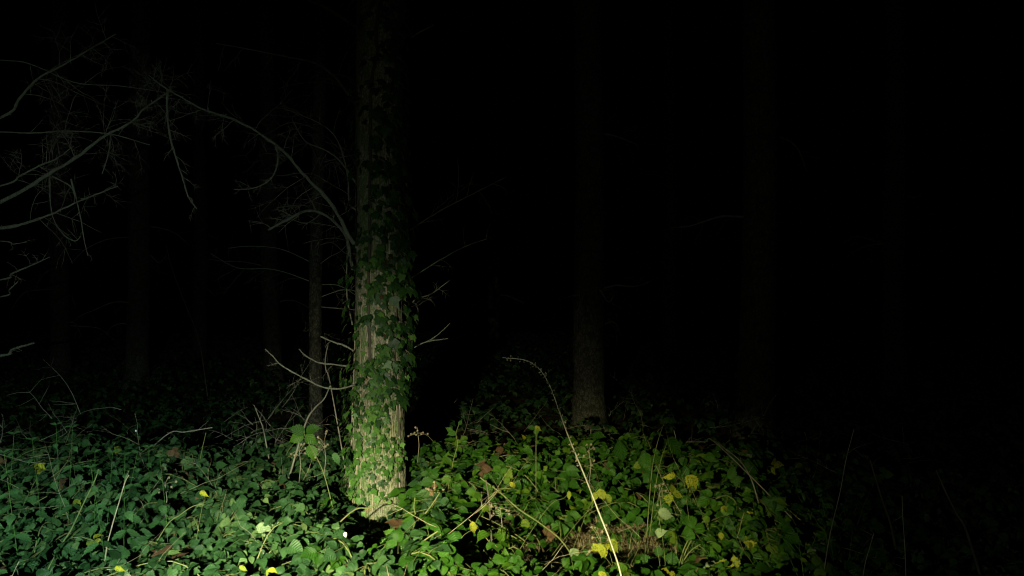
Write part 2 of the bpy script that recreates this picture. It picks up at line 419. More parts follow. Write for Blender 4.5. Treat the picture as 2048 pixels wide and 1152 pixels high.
def add_twig_tree(g, p, d, length, r, depth, rs, droop=0.25, mi=0):
    n = 6
    pts = [p.copy()]; q = p.copy(); dd = d.normalized()
    for i in range(n):
        dd = (dd + Vector((rs.gauss(0, .13), rs.gauss(0, .13), rs.gauss(0, .13) - droop * 0.16))).normalized()
        q = q + dd * (length / n); pts.append(q.copy())
    add_tube(g, pts, r, r * 0.35, 4 if depth else 3, mi)
    if depth > 0:
        for k in range(rs.randint(3, 6)):
            i = rs.randint(1, n - 1)
            ax = (pts[i + 1] - pts[i]).normalized()
            s = Vector((rs.gauss(0, 1), rs.gauss(0, .7), rs.gauss(0, 1))); s = (s - ax * s.dot(ax)).normalized()
            add_twig_tree(g, pts[i], ax * rs.uniform(.5, .9) + s, length * rs.uniform(.25, .5), r * 0.6, depth - 1, rs, droop, mi)

def branch(parent, origin, pts, r0, r1, ntw=0, tl=0.3, rs=R, mat=None, tmat=None, cluster=0, droop=0.3, tip=True, depth=1, name='branch', sides=7, t0=0.15):
    """pts are world points; twigs become sub-parts"""
    path = rel(smooth_path(pts, 5), origin)
    path = [p + Vector((rs.gauss(0, 1), rs.gauss(0, 1), rs.gauss(0, 1))) * r0 * 0.10 if 0 < i < len(path) - 1 else p for i, p in enumerate(path)]
    g = G(); add_tube(g, path, r0, r1, sides, 0, wob=0.55, power=0.8)
    for k in range(int(len(path) * 0.3)):            # knobs where twigs broke off
        i = rs.randint(1, len(path) - 2); s = Vector((rs.gauss(0, 1), rs.gauss(0, 1), rs.gauss(0, 1))).normalized()
        add_tube(g, [path[i], path[i] + s * r0 * rs.uniform(1.2, 1.9)], r0 * .28, r0 * .15, 4)
    b = link(name, g.mesh(name, [mat or M_DEAD]), parent)
    n = len(path)
    for k in range(ntw):
        t = t0 + (1 - t0) * (k + rs.random()) / ntw
        if cluster and rs.random() < 0.6: t = round(t * cluster) / cluster
        i = min(n - 2, max(1, int(t * (n - 1))))
        ax = (path[i + 1] - path[i]).normalized()
        s = Vector((rs.gauss(0, 1), rs.gauss(0, .8), rs.gauss(0, 1) - 0.15)); s = s - ax * s.dot(ax)
        if s.length < .1: continue
        s.normalize()
        g = G(); L_ = tl * rs.uniform(.35, 1.2) * (1.15 - 0.5 * t)
        add_twig_tree(g, path[i], ax * rs.uniform(.2, 1.0) + s, L_, max(0.0016, min(r0, r1 * 2.5) * 0.28) * rs.uniform(.7, 1.1), depth, rs, droop)
        link('twig', g.mesh('twig', [tmat or M_TWIG]), b)
    return b

def px_r(wpx, d): return wpx / F * d / 2 * .78

# --- the ivy tree
tree_o = Vector((TX, TY, 0))
ivy_tree = thing('ivy_clad_tree', 'thick mottled tan tree trunk climbed by ivy, brightest lit by the torch', 'tree', tree_o)
def t_path(z): return (0.012 * math.sin(z * 1.3) + 0.008 * z, 0.0)
def t_rad(z): return 0.166 - 0.010 * min(z, 6) + 0.006 * math.sin(z * 2.1 + 1)
link('trunk', trunk_mesh(t_path, t_rad, -0.1, 8.5, 620, 110, M_BARK, 0.0055, 3.0, 0.30), ivy_tree)

def B(parent, org, spec, d, w0, w1, **k):
    """spec: list of (px,py[,depth offset])"""
    pts = [P(s[0], s[1], d + (s[2] if len(s) > 2 else 0)) for s in spec]
    return branch(parent, org, pts, px_r(w0, d), px_r(w1, d), **k)

to = tree_o
B(ivy_tree, to, [(722, 505, .0), (700, 476, -.05), (678, 432, -.12), (648, 390, -.2), (604, 345, -.28), (566, 302, -.35), (520, 268, -.42), (470, 240, -.48), (415, 222, -.5), (372, 200, -.52), (325, 172, -.55), (297, 150, -.6)], 4.7, 12, 2.4, ntw=26, tl=.36, cluster=7, depth=2, rs=random.Random(3))
B(ivy_tree, to, [(552, 290, -.38), (556, 318, -.4), (548, 348, -.42), (528, 368, -.45), (498, 378, -.5), (468, 379, -.55)], 4.7, 4.5, 2, ntw=9, tl=.16, rs=random.Random(5), t0=.4)
B(ivy_tree, to, [(335, 178, -.52), (334, 220, -.5), (339, 268, -.5), (350, 310, -.5), (364, 352, -.5), (376, 392, -.5), (394, 418, -.5)], 4.7, 6, 2.5, ntw=8, tl=.12, rs=random.Random(8), depth=1)
B(ivy_tree, to, [(720, 215, .1), (692, 182, .1), (668, 152, .1), (630, 126, .1), (580, 115, .1), (520, 103, .1), (432, 87, .1)], 4.9, 9, 3, ntw=13, tl=.4, rs=random.Random(11))
B(ivy_tree, to, [(712, 420, 0), (698, 405, 0), (696, 360, 0), (688, 318, 0), (672, 276, 0), (645, 250, 0), (607, 232, 0), (572, 218, 0)], 4.75, 5, 2, ntw=15, tl=.3, rs=random.Random(12))
B(ivy_tree, to, [(715, 370, .2), (680, 322, .2), (650, 300, .2), (610, 282, .2), (585, 240, .2)], 4.9, 6, 2, ntw=12, tl=.32, rs=random.Random(13))
B(ivy_tree, to, [(705, 540, .2), (690, 470, .2), (650, 430, .2), (612, 422, .2), (570, 442, .2), (536, 460, .2)], 4.9, 9, 6, ntw=8, tl=.3, rs=random.Random(14))
B(ivy_tree, to, [(705, 650, .1), (694, 592, .1), (694, 520, .1), (697, 470, .1)], 4.8, 4, 2, ntw=2, tl=.15, rs=random.Random(15))
B(ivy_tree, to, [(712, 705, 0), (690, 692, 0), (664, 683, 0), (641, 673, 0)], 4.7, 6, 4, ntw=1, tl=.08, rs=random.Random(16))
B(ivy_tree, to, [(710, 770, -.1), (674, 778, -.15), (640, 772, -.2), (600, 752, -.25), (562, 730, -.3), (545, 712, -.3), (530, 698, -.3)], 4.6, 5, 2.5, ntw=3, tl=.14, rs=random.Random(17))
B(ivy_tree, to, [(712, 735, 0), (668, 729, 0), (640, 726, 0), (612, 712, 0), (598, 698, 0)], 4.8, 5, 3, ntw=3, tl=.12, rs=random.Random(18))
B(ivy_tree, to, [(790, 705, .1), (825, 696, .1), (852, 684, .1), (896, 677, .1)], 4.85, 4, 2.5, ntw=1, tl=.1, rs=random.Random(19))
B(ivy_tree, to, [(835, 690, .1), (860, 680, .1), (882, 664, .1), (900, 646, .1)], 4.85, 3, 2, ntw=1, tl=.08, rs=random.Random(20))
B(ivy_tree, to, [(790, 575, .2), (840, 545, .3), (880, 520, .4), (930, 493, .5), (982, 475, .6)], 4.9, 5, 2, ntw=5, tl=.3, rs=random.Random(21))
B(ivy_tree, to, [(790, 480, .2), (838, 448, .3), (890, 416, .5), (945, 388, .6), (1012, 354, .8)], 4.9, 6, 2, ntw=8, tl=.35, rs=random.Random(22))
B(ivy_tree, to, [(790, 640, .2), (830, 600, .3), (862, 588, .4), (900, 560, .5)], 4.9, 5, 2, ntw=5, tl=.25, rs=random.Random(23))
B(ivy_tree, to, [(790, 100, .1), (830, 70, .1), (868, 50, .1)], 4.8, 5, 2, ntw=3, tl=.2, rs=random.Random(24))
B(ivy_tree, to, [(725, 60, .1), (640, 10, .1), (560, -20, .1), (440, -60, .1)], 4.9, 10, 3, ntw=12, tl=.4, rs=random.Random(25))

# --- slim tree behind, with dead branches
def bg_tree(name, label, px, base_py_d, wpx, nbr, seed, mat=M_BARK2, spans=None, group=None, lean=0.0, h=9):
    rs = random.Random(seed); d = base_py_d
    x = (px - 1024) / F * d; o = Vector((x, d, gz(x, d)))
    t = thing(name, label, 'tree', o, group)
    r = wpx / F * d / 2
    link('trunk', trunk_mesh(lambda z: (lean * z + 0.02 * math.sin(z + seed), 0), lambda z: r * (1.05 - 0.05 * z * .6), -0.1, h, 190, 36, mat, min(0.03, r * 0.14), seed * 3.1, 0.3), t)
    for k in range(nbr):
        z = rs.uniform(0.9, 4.8); a = rs.uniform(0, 6.28); L_ = rs.uniform(.4, 1.1)
        p0 = Vector((lean * z, 0, z)); dr = Vector((math.cos(a), math.sin(a), rs.uniform(-.25, .35)))
        pts = [o + p0, o + p0 + dr * L_ * .4 + Vector((0, 0, .04)), o + p0 + dr * L_ * .75 + Vector((0, 0, rs.uniform(-.1, .05))), o + p0 + dr * L_ + Vector((0, 0, rs.uniform(-.3, .1)))]
        branch(t, o, pts, max(r * .1, .006), .003, ntw=rs.randint(4, 8), tl=.4, rs=rs, sides=5)
    return t
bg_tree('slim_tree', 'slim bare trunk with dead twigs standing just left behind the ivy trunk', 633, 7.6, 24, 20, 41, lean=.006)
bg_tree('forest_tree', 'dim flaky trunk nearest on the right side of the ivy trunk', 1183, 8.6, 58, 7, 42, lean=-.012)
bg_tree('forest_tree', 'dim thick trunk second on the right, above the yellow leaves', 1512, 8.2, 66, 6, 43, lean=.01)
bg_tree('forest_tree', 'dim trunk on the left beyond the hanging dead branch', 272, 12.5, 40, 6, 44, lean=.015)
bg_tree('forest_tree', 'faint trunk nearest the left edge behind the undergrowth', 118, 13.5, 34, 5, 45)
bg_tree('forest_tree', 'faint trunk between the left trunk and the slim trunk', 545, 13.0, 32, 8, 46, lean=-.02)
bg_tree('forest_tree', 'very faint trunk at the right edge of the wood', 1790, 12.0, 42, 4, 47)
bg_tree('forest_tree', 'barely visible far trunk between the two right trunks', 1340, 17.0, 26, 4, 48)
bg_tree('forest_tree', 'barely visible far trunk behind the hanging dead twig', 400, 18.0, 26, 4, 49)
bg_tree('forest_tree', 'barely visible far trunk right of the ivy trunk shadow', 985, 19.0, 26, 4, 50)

# --- tree just outside the left edge whose dead branches reach in
lo = Vector((-4.6, 4.9, 0))
left_tree = thing('dead_branched_tree', 'tree at the left edge reaching in with bare lichen-grey dead branches', 'tree', lo)
link('trunk', trunk_mesh(lambda z: (0, 0), lambda z: 0.16 - .008 * z, -0.1, 8.5, 240, 48, M_BARK2, 0.012, 9.0, 0.25), left_tree)
def LB(spec, w0, w1, **k):
    d = 4.5
    p0 = spec[0]
    spec = [(-490, p0[1] + (p0[1] - spec[2][1]) * 1.6 , .4), (-200, p0[1] + (p0[1] - spec[1][1]) * 1.6, .2)] + list(spec)
    return B(left_tree, lo, spec, d, w0, w1, t0=.45, **k)
LB([(0, 404), (82, 358), (150, 316), (210, 272), (262, 244), (290, 216), (322, 194), (345, 176)], 13, 2.5, ntw=30, tl=.42, cluster=9, depth=2, rs=random.Random(31))
LB([(0, 456), (50, 446), (98, 430), (160, 402), (200, 386), (236, 372)], 11, 2.5, ntw=12, tl=.34, depth=1, rs=random.Random(32))
LB([(0, 372), (40, 352), (78, 332), (112, 318), (148, 292)], 8, 2.5, ntw=17, tl=.34, depth=2, rs=random.Random(33))
LB([(0, 236), (40, 196), (75, 158), (130, 128), (184, 96), (232, 68)], 10, 3, ntw=15, tl=.45, depth=2, rs=random.Random(34))
LB([(0, 264), (70, 266), (130, 262), (220, 268), (300, 290)], 5, 2, ntw=10, tl=.34, depth=1, rs=random.Random(35))
LB([(0, 560), (22, 548), (60, 532), (100, 514)], 8, 2.5, ntw=7, tl=.16, depth=1, rs=random.Random(36))
LB([(0, 594), (18, 580), (36, 563)], 5, 2.5, ntw=2, tl=.1, depth=1, rs=random.Random(37))
LB([(0, 712), (22, 700), (44, 693), (68, 686)], 10, 5, ntw=2, tl=.08, depth=0, rs=random.Random(38))
LB([(0, 482), (24, 488), (52, 484)], 4, 2, ntw=3, tl=.12, depth=1, rs=random.Random(39))
LB([(0, 120), (60, 128), (150, 165), (240, 172), (330, 185)], 4, 1.5, ntw=9, tl=.4, depth=1, rs=random.Random(30))
B(left_tree, lo, [(104, 352), (140, 372), (150, 392)], 4.45, 4, 3.5, ntw=1, tl=.06, rs=random.Random(61))
B(left_tree, lo, [(142, 358), (152, 396), (162, 440), (168, 478), (176, 512)], 4.4, 4, 2, ntw=4, tl=.08, rs=random.Random(62))
B(left_tree, lo, [(100, 352), (100, 400), (108, 440), (128, 470), (150, 482), (162, 472)], 4.5, 3.5, 2, ntw=5, tl=.14, rs=random.Random(63))
B(left_tree, lo, [(222, 270), (218, 300), (212, 325), (204, 348)], 4.45, 3.5, 2, ntw=4, tl=.12, rs=random.Random(64))

# --- thin pale sapling leaning in the dark on the left
def stalk(name, label, cat, spec, d, w0, w1, mat=M_DRY, group=None, twigs=0, rs=R, tl=.08):
    pts = [P(s[0], s[1], d + (s[2] if len(s) > 2 else 0)) for s in spec]
    base = pts[0].copy()
    g0 = gz(base.x, base.y)
    if base.z > g0 + 0.02:                        # carry it down to the floor
        dr = (pts[0] - pts[1]); dr.normalize(); dr = (dr + Vector((0, 0, -0.8))).normalized()
        k = min((base.z - g0) / max(0.3, -dr.z), 1.6)
        b2 = base + dr * k; b2.z = g0 - 0.02
        pts = [b2, (b2 + base) / 2 + Vector((0, 0, .02))] + pts; base = b2
    o = thing(name, label, cat, base, group)
    path = rel(smooth_path(pts, 6), base)
    g = G(); add_tube(g, path, px_r(w0, d), px_r(w1, d), 6, wob=.15)
    st = link('stem', g.mesh('stem', [mat]), o)
    for k in range(twigs):
        i = rs.randint(len(path) // 2, len(path) - 2); g = G()
        s = Vector((rs.gauss(0, 1), rs.gauss(0, 1), rs.gauss(0, 1)))
        add_twig_tree(g, path[i], s, tl * rs.uniform(.5, 1.2), px_r(w1, d) * .7, 0, rs, 0.1)
        link('twig', g.mesh('twig', [mat]), st)
    return o, path, st
stalk('fallen_stick', 'thin pale pole leaning in the dark between the left trunks', 'stick', [(402, 700), (392, 662), (372, 612), (352, 560), (342, 530), (332, 490)], 11.0, 3.5, 2, mat=M_VINE_D)
exec_later = None

# ------------------------------------------------------------ ivy on the trunk
def trunk_pt(a, z, out=0.0):
    """a: angle round the trunk, 0 faces the camera, + is to the right in the photograph"""
    cx, cy = t_path(z); r = t_rad(z) * (1 + 0.30 * math.exp(-max(z, 0) / .22)) + out
    return Vector((cx + math.sin(a) * r, cy - math.cos(a) * r, z)), Vector((math.sin(a), -math.cos(a), 0))

IVY = [(lambda q: (q.mesh('ivy_leaf', [M_IVY, M_VINE]), q)[0]) for _ in range(0)]
def ivy_mesh(mat, seed):
    rs = np.random.RandomState(seed); g = G(); v, f, uv = ivy_leaf_arr(rs, 5 if seed % 2 else 3)
    g.add(v, f, uv, 0, rs.uniform(0, .1))
    add_tube(g, [Vector((0, -.35, -.12)), Vector((0, -.1, -.02)), Vector((0, .12, .02))], .016, .012, 3, 1)
    return g.mesh('ivy_leaf', [mat, M_VINE])
IVY_D = [ivy_mesh(M_IVY, s) for s in range(12)]
IVY_Y = [ivy_mesh(M_IVY_YOUNG, s + 20) for s in range(10)]
IVY_R = [ivy_mesh(M_LITTER, s + 40) for s in range(3)]

def zz(py): return CAMZ - (py - 576) / F * 4.6

def climbing_ivy(label, stems, leaves, meshes, size, brown=0, stem_mat_=M_VINE, seed=1):
    rs = random.Random(seed)
    a0 = stems[0][0]; b, n_ = trunk_pt(a0[0], 0.02, .01)
    base = to + b
    o = thing('climbing_ivy', label, 'ivy', base, 'ivy plants climbing the trunk')
    for pts, r0, r1 in [(s, sr0, sr1) for s, sr0, sr1 in [(q[:-1] if isinstance(q[-1], tuple) and len(q[-1]) == 3 else q, *(q[-1][1:] if len(q[-1]) == 3 else (.005, .002))) for q in stems]]:
        path = []
        P3 = smooth_path([Vector((p[0], p[1], 0)) for p in pts], 14)
        for i, p in enumerate(P3):
            a = p.x + 0.16 * noise.noise(Vector((p.y * 3.1, seed, p.x * 3))) + 0.05 * noise.noise(Vector((p.y * 17, seed, p.x * 3))); z = p.y
            q, _ = trunk_pt(a, z, 0.004 + r0 * 0.5); path.append(q + to - base)
        g = G(); add_tube(g, path, r0, r1, 6, wob=.3)
        link('stem', g.mesh('stem', [stem_mat_]), o)
    for (a, z, s, kind) in leaves:
        q, n_ = trunk_pt(a, z, rs.uniform(.008, .05) + (rs.random() ** 2 * .075 if (a > .8 and 1.1 < z < 2.2) or (a < -.85 and .8 < z < 1.9) else 0))
        side = Vector((math.cos(a), math.sin(a), 0))
        f = Vector((0, 0, -1)) + side * rs.gauss(0, .75) + n_ * rs.uniform(0, .7)
        nn = n_ + Vector((0, 0, rs.uniform(-.1, 1.1))) + side * rs.gauss(0, .5)
        ms = IVY_R if kind == 'r' else (IVY_Y if kind == 'y' else IVY_D)
        link('leaf', rs.choice(ms), o, mat4(q + to - base, f, nn, s))
    return o

rsI = random.Random(77)
rsJ = random.Random(78)
STEMS = []
def gen(n, afn, zfn, sfn, kfn):
    out = []
    for _ in range(n):
        z = zfn(); out.append((afn(z), z, sfn(z), kfn(z)))
    return out
# right flank: dense dark curtain
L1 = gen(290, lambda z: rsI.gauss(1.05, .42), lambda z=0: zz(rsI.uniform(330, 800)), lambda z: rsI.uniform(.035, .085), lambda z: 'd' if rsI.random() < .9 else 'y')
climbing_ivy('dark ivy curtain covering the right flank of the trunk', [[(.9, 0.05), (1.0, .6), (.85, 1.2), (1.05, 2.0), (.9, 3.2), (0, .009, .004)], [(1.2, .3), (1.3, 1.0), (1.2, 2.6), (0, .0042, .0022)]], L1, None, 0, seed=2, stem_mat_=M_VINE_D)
L1b = []
for _ in range(260):
    L1b.append((rsI.gauss(1.0, .45), zz(rsI.uniform(-80, 350)), rsI.uniform(.035, .08), 'd'))
climbing_ivy('dark ivy on the upper right flank, above the hanging curtain', [[(1.3, 1.9), (1.1, 2.4), (1.2, 3.0), (1.1, 3.6), (0, .006, .003)]], L1b, None, 0, seed=12, stem_mat_=M_VINE_D)
# middle: sprays
L2 = []
for py, a, n in [(465, -.1, 16), (520, -.2, 14), (560, .05, 14), (600, -.1, 10), (632, -.05, 18), (660, .3, 16), (700, .25, 12), (735, .0, 22), (760, .1, 14), (800, .35, 8), (420, .2, 16), (380, .1, 16), (330, .1, 16), (280, .15, 14), (230, .2, 14), (170, .2, 10), (110, .2, 8), (50, .3, 8), (450, .5, 12), (520, .5, 12)]:
    for _ in range(int(n * 1.0)):
        z = zz(py + rsI.gauss(0, 9)); L2.append((a + rsI.gauss(0, .30), z, rsI.uniform(.022, .062), 'd' if rsI.random() < .88 else 'y'))
L2 += [(.42, zz(522), .05, 'r'), (-.2, zz(565), .05, 'r'), (.25, zz(590), .035, 'r'), (.62, zz(510), .05, 'r'), (.3, zz(668), .03, 'r')]
climbing_ivy('ivy with pale crooked stems and dark sprays up the front of the trunk',
    [[(.05, .1), (.0, .5), (-.1, .8), (.02, 1.2), (-.05, 1.7), (.0, 2.3), (.1, 3.2), (0, .0042, .0022)],
     [(-.5, .05), (-.45, .5), (-.55, .9), (-.38, 1.25), (-.3, 1.6), (-.2, 2.0), (0, .0042, .0022)],
     [(-.25, .6), (-.3, .95), (-.12, 1.2), (-.1, 1.45), (0, .0042, .0030)],
     [(.3, .1), (.35, .6), (.28, .95), (.42, 1.5), (.5, 1.9), (.45, 2.6), (0, .0036, .0022)],
     [(-.65, .4), (-.6, .9), (-.62, 1.3), (-.48, 1.6), (0, .0036, .0022)],
     [(.15, 1.8), (.2, 2.2), (.12, 2.6), (.25, 3.0), (0, .0036, .0022)],
     [(-.8, .1), (-.7, .5), (-.75, .9), (0, .0042, .0030)],
     [(.5, .9), (.55, 1.25), (.5, 1.7), (.56, 2.1), (0, .0042, .0030)]], L2, None, 0, seed=3)
for q in range(12):
    a = rsJ.uniform(-1.0, .95); z0 = rsJ.uniform(.2, 1.9); z1 = z0 + rsJ.uniform(.15, .6)
    STEMS.append([(a, z0), (a + rsJ.uniform(-.08, .08), (z0 + z1) / 2), (a + rsJ.uniform(-.15, .15), z1), (0, rsJ.uniform(.0022, .0042), .0016)])
climbing_ivy('leafless pale ivy stems clinging to the bare front of the trunk', STEMS, [(rsJ.gauss(0, .5), rsJ.uniform(.5, 1.9), rsJ.uniform(.02, .04), 'y') for _ in range(20)], None, 0, seed=31)
# lower front and left flank: pale young leaves
L3 = []
for _ in range(295):
    py = rsI.uniform(690, 1000)
    if rsI.random() < .45: a = rsI.gauss(-1.15, .22)
    elif rsI.random() < .5: a = rsI.gauss(.02, .22)
    else: a = rsI.choice([-.5, .8, .35]) + rsI.gauss(0, .16)
    L3.append((a, zz(py), rsI.uniform(.018, .058), 'y' if rsI.random() < .68 else 'd'))
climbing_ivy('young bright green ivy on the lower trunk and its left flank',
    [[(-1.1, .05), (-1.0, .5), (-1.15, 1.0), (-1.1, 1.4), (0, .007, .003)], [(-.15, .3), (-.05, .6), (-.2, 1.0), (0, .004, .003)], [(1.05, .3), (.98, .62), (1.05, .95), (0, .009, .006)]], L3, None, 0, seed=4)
L5 = []
for cx, cpy, nn_ in [(-.05, 850, 40), (.1, 800, 34), (-.6, 820, 34), (-.75, 930, 46), (.45, 940, 26), (.85, 900, 30), (-.1, 930, 26), (-.5, 985, 30), (.35, 870, 20)]:
    for _ in range(nn_): L5.append((cx + rsJ.gauss(0, .13), zz(cpy + rsJ.gauss(0, 22)), rsJ.uniform(.014, .042), 'y' if rsJ.random() < .6 else 'd'))
climbing_ivy('small-leaved ivy clusters low on the front of the trunk', [[(-.6, .05), (-.65, .4), (-.55, .8), (0, .0036, .0022)], [(.1, .1), (.0, .5), (.12, .9), (0, .0036, .0022)], [(.75, .1), (.8, .5), (.9, .9), (0, .0036, .0022)]], L5, None, 0, seed=15)
# upper left edge: thin
L4 = gen(170, lambda z: rsI.gauss(-1.15, .25) if rsI.random() < .75 else rsI.gauss(-.3, .5), lambda z=0: zz(rsI.uniform(-60, 700)), lambda z: rsI.uniform(.03, .06), lambda z: 'd')
climbing_ivy('thin ivy on the left edge of the upper trunk with one dark rope-like stem',
    [[(-1.3, .1), (-1.25, 1), (-1.2, 2), (-1.25, 3), (0, .0042, .0022)], [(-.25, 1.2), (-.22, 2.2), (-.2, 2.6), (-.12, 2.95), (.1, 3.2), (.35, 3.6), (0, .011, .009)], [(.35, 1.75), (.36, 2.0), (0, .011, .009)]], L4, None, 0, seed=5, stem_mat_=M_VINE_D)

# ------------------------------------------------------------ brambles
rsB = np.random.RandomState(21)
LEAF = [compound_mesh('bramble_leaf', M_BRAMBLE, 16, rsB, five=(k % 5 == 0)) for k in range(26)]
LEAF_WARM = [compound_mesh('bramble_leaf', M_BRAMBLE_WARM, 16, rsB, five=(k % 6 == 0)) for k in range(22)]  # same leaves, warm light tinted into their green, for the right side
LEAF_Y = [compound_mesh('yellow_bramble_leaf', M_YELLOW, 12, rsB) for k in range(6)]
LEAF_D = [compound_mesh('withered_bramble_leaf', M_LITTER, 12, rsB) for k in range(4)]
LEAF_P = [compound_mesh('pale_bramble_leaf', M_PALE, 12, rsB) for k in range(4)]
rb = random.Random(99)
GREEN_SPOTS = []
def to_px(x, y, z): return 1024 + x / y * F, 576 + (CAMZ - z) / y * F

def hole(x, y, z):
    """bare patches in the brambles where the straw and the litter show"""
    px, py = to_px(x, y, z)
    for cx, cy, rx, ry in ((1080, 1092, 170, 34), (1290, 1105, 90, 38), (965, 1040, 50, 26), (545, 1125, 70, 20), (1010, 915, 40, 12), (100, 1020, 30, 40)):
        if ((px - cx) / rx) ** 2 + ((py - cy) / ry) ** 2 < 1 + .5 * noise.noise(Vector((x * 9, y * 9, 1))): return True
    return False
def in_trunk(x, y, m=.2): return (x - TX) ** 2 + (y - TY) ** 2 < m * m

def leaf_pose(pos, out):
    """forward and normal of a leaf: it faces up and towards the open side of the wood"""
    f = out + Vector((rb.gauss(0, .3), rb.gauss(-.1, .3), rb.uniform(-.8, .1)))
    n = Vector((rb.gauss(0, .32), rb.gauss(-.72, .27), rb.gauss(.78, .18)))
    return f, n

def bramble(label, x, y, ncanes, per, size, spread, hk=1.0):
    base = Vector((x, y, gz(x, y)))
    o = thing('bramble', label, 'bramble', base, 'brambles covering the forest floor')
    cnt = 0
    for c in range(ncanes):
        a = rb.uniform(0, 6.28) if c else -1.57
        L_ = spread * rb.uniform(.6, 1.25)
        ex, ey = x + math.cos(a) * L_, y + math.sin(a) * L_
        if in_trunk(ex, ey, .25): ex += .35 * (1 if ex > TX else -1)
        mx_, my_ = (x * .55 + ex * .45), (y * .55 + ey * .45)
        if ey < 1.9: ey = 1.9
        hm, he = canopy(mx_, max(my_, 1.9)) * hk, canopy(ex, ey) * hk
        pts = [base.copy(), base + Vector((math.cos(a) * L_ * .12, math.sin(a) * L_ * .12, hm * .6)), Vector((mx_, my_, hm * rb.uniform(.86, 1.0))), Vector((ex, ey, he * rb.uniform(.66, .95)))]
        path = rel(smooth_path(pts, 5), base)
        g = G(); add_tube(g, path, .0042, .0020, 5, wob=.2)
        for k in range(6):                           # thorns
            i = rb.randint(2, len(path) - 2); s = Vector((rb.gauss(0, 1), rb.gauss(0, 1), rb.gauss(0, 1))).normalized() * .012
            add_tube(g, [path[i], path[i] + s], .0022, .0004, 3)
        link('cane', g.mesh('cane', [M_CANE]), o)
        n = len(path)
        for k in range(per):
            t = .30 + .70 * (k + rb.random()) / per
            fi = t * (n - 1); i = min(int(fi), n - 2); p = path[i].lerp(path[i + 1], fi - i)
            sgn = 1 if k % 2 else -1
            d = (path[i + 1] - path[i]).normalized(); sd = Vector((-d.y, d.x, 0)) * sgn
            wp = base + p
            if in_trunk(wp.x, wp.y, .24) or wp.z < .08 or (hole(*wp) and rb.random() < .82): continue
            out = sd * rb.uniform(.5, 1.1) + d * rb.uniform(.0, .7) + Vector((0, 0, .15))
            f, nn = leaf_pose(wp, out)
            px, py = to_px(*wp)
            r = rb.random()
            ye = .004 + (.012 if px > 1000 and py > 900 else 0)
            ms = LEAF_Y if r < ye else (LEAF_D if r > .965 else LEAF_P if r < ye + .007 else (LEAF_WARM if px > 800 + rb.gauss(0, 130) else LEAF))
            s = size * rb.uniform(.6, 1.15)
            link('leaf', rb.choice(ms), o, mat4(p + Vector((0, 0, .004)), f, nn, s))
            cnt += 1
    return o, cnt

rows = [(2.55, 'along the bottom edge'), (3.05, 'in the second rank up'), (3.65, 'in the rank before the ivy trunk'),
        (4.3, 'in the rank level with the ivy trunk'), (5.0, 'in the rank just behind the ivy trunk'), (5.8, 'in the last rank but one'), (6.7, 'in the last, darkest rank')]
ORD = ['first', 'second', 'third', 'fourth', 'fifth', 'sixth', 'seventh', 'eighth', 'ninth', 'tenth', 'eleventh', 'twelfth']
tot = 0
for ri, (d, where) in enumerate(rows):
    xa, xb = (-120 - 1024) / F * d, (1640 - 1024) / F * d
    n = [7, 7, 8, 8, 9, 9, 9][ri]
    for k in range(n):
        x = xa + (xb - xa) * (k + .5 + rb.uniform(-.25, .25)) / n; y = d + rb.uniform(-.16, .16)
        if in_trunk(x, y, .35): y -= .35
        px = 1024 + x / y * F
        thin = 1.0
        if 950 < px < 1450 and 3.0 < d < 4.4: thin = .55
        dark = px > 1420
        tone = 'dim green bramble' if (dark or ri > 4) else ('cool green bramble' if px < 620 else 'yellow-green bramble')
        lab = '%s %s, %s from the left' % (tone, where, ORD[k])
        sz = (.063 if px < 700 else .084) * (.9 if ri < 2 else 1.06)
        _, c = bramble(lab, x, y, 6 if ri < 5 else 5, max(4, int((19 if ri < 5 else 13) * thin)), sz, .52)
        tot += c
print('bramble leaves', tot)

# ---- undergrowth that nobody could count
def merged(arrs, mats_ms, name, mat, kind='stuff', **props):
    """arrs: list of template arrays; mats_ms: list of (template index, Matrix, rnd)"""
    g = G()
    by = {}
    for ti, m, r in mats_ms: by.setdefault(ti, []).append((m, r))
    for ti, L_ in by.items():
        v, f, uv = arrs[ti]
        M = np.array([[list(row) for row in m] for m, _ in L_])
        W = np.einsum('nij,vj->nvi', M[:, :3, :3], v) + M[:, None, :3, 3]
        k, nv = len(L_), len(v)
        Fc = (f[None] + (np.arange(k) * nv)[:, None, None]).reshape(-1, 4)
        g.add(W.reshape(-1, 3), Fc, np.tile(uv, (k, 1)), 0, np.repeat(np.array([r for _, r in L_]), nv))
    o = link(name, g.mesh(name, [mat]))
    o['kind'] = kind
    for kk, vv in props.items(): o[kk] = vv
    return o

rt = np.random.RandomState(5)
TPL6 = [compound(6, .6, rt)[:3] for _ in range(10)]
TPL4 = [compound(4, .3, rt)[:3] for _ in range(8)]
def scatter(n, d0, d1, pxa, pxb, hf, size, T, seed, facing=.55, dens=None):
    r = random.Random(seed); out = []
    while len(out) < n:
        y = math.sqrt(r.uniform(d0 * d0, d1 * d1)); px = r.uniform(pxa, pxb); x = (px - 1024) / F * y
        if in_trunk(x, y, .22): continue
        if dens and r.random() > dens(px, y): continue
        z = gz(x, y) + canopy(x, y) * hf(r)
        if hole(x, y, z) and r.random() < .85: continue
        f = Vector((r.gauss(0, 1), r.gauss(0, 1), r.uniform(-.5, .2))); nn = Vector((r.gauss(0, .3), r.gauss(-facing, .28), r.gauss(.85, .2)))
        out.append((r.randrange(T), mat4((x, y, z), f, nn, size * r.uniform(.6, 1.2)), r.random()))
    return out
thin = lambda px, y: .5 if (930 < px < 1430 and 2.9 < y < 4.5) else 1
merged(TPL6, scatter(7000, 2.3, 7.2, -150, 860, lambda r: r.uniform(.35, .92), .066, 10, 1, dens=thin), 'low_undergrowth_leaves', M_BRAMBLE)
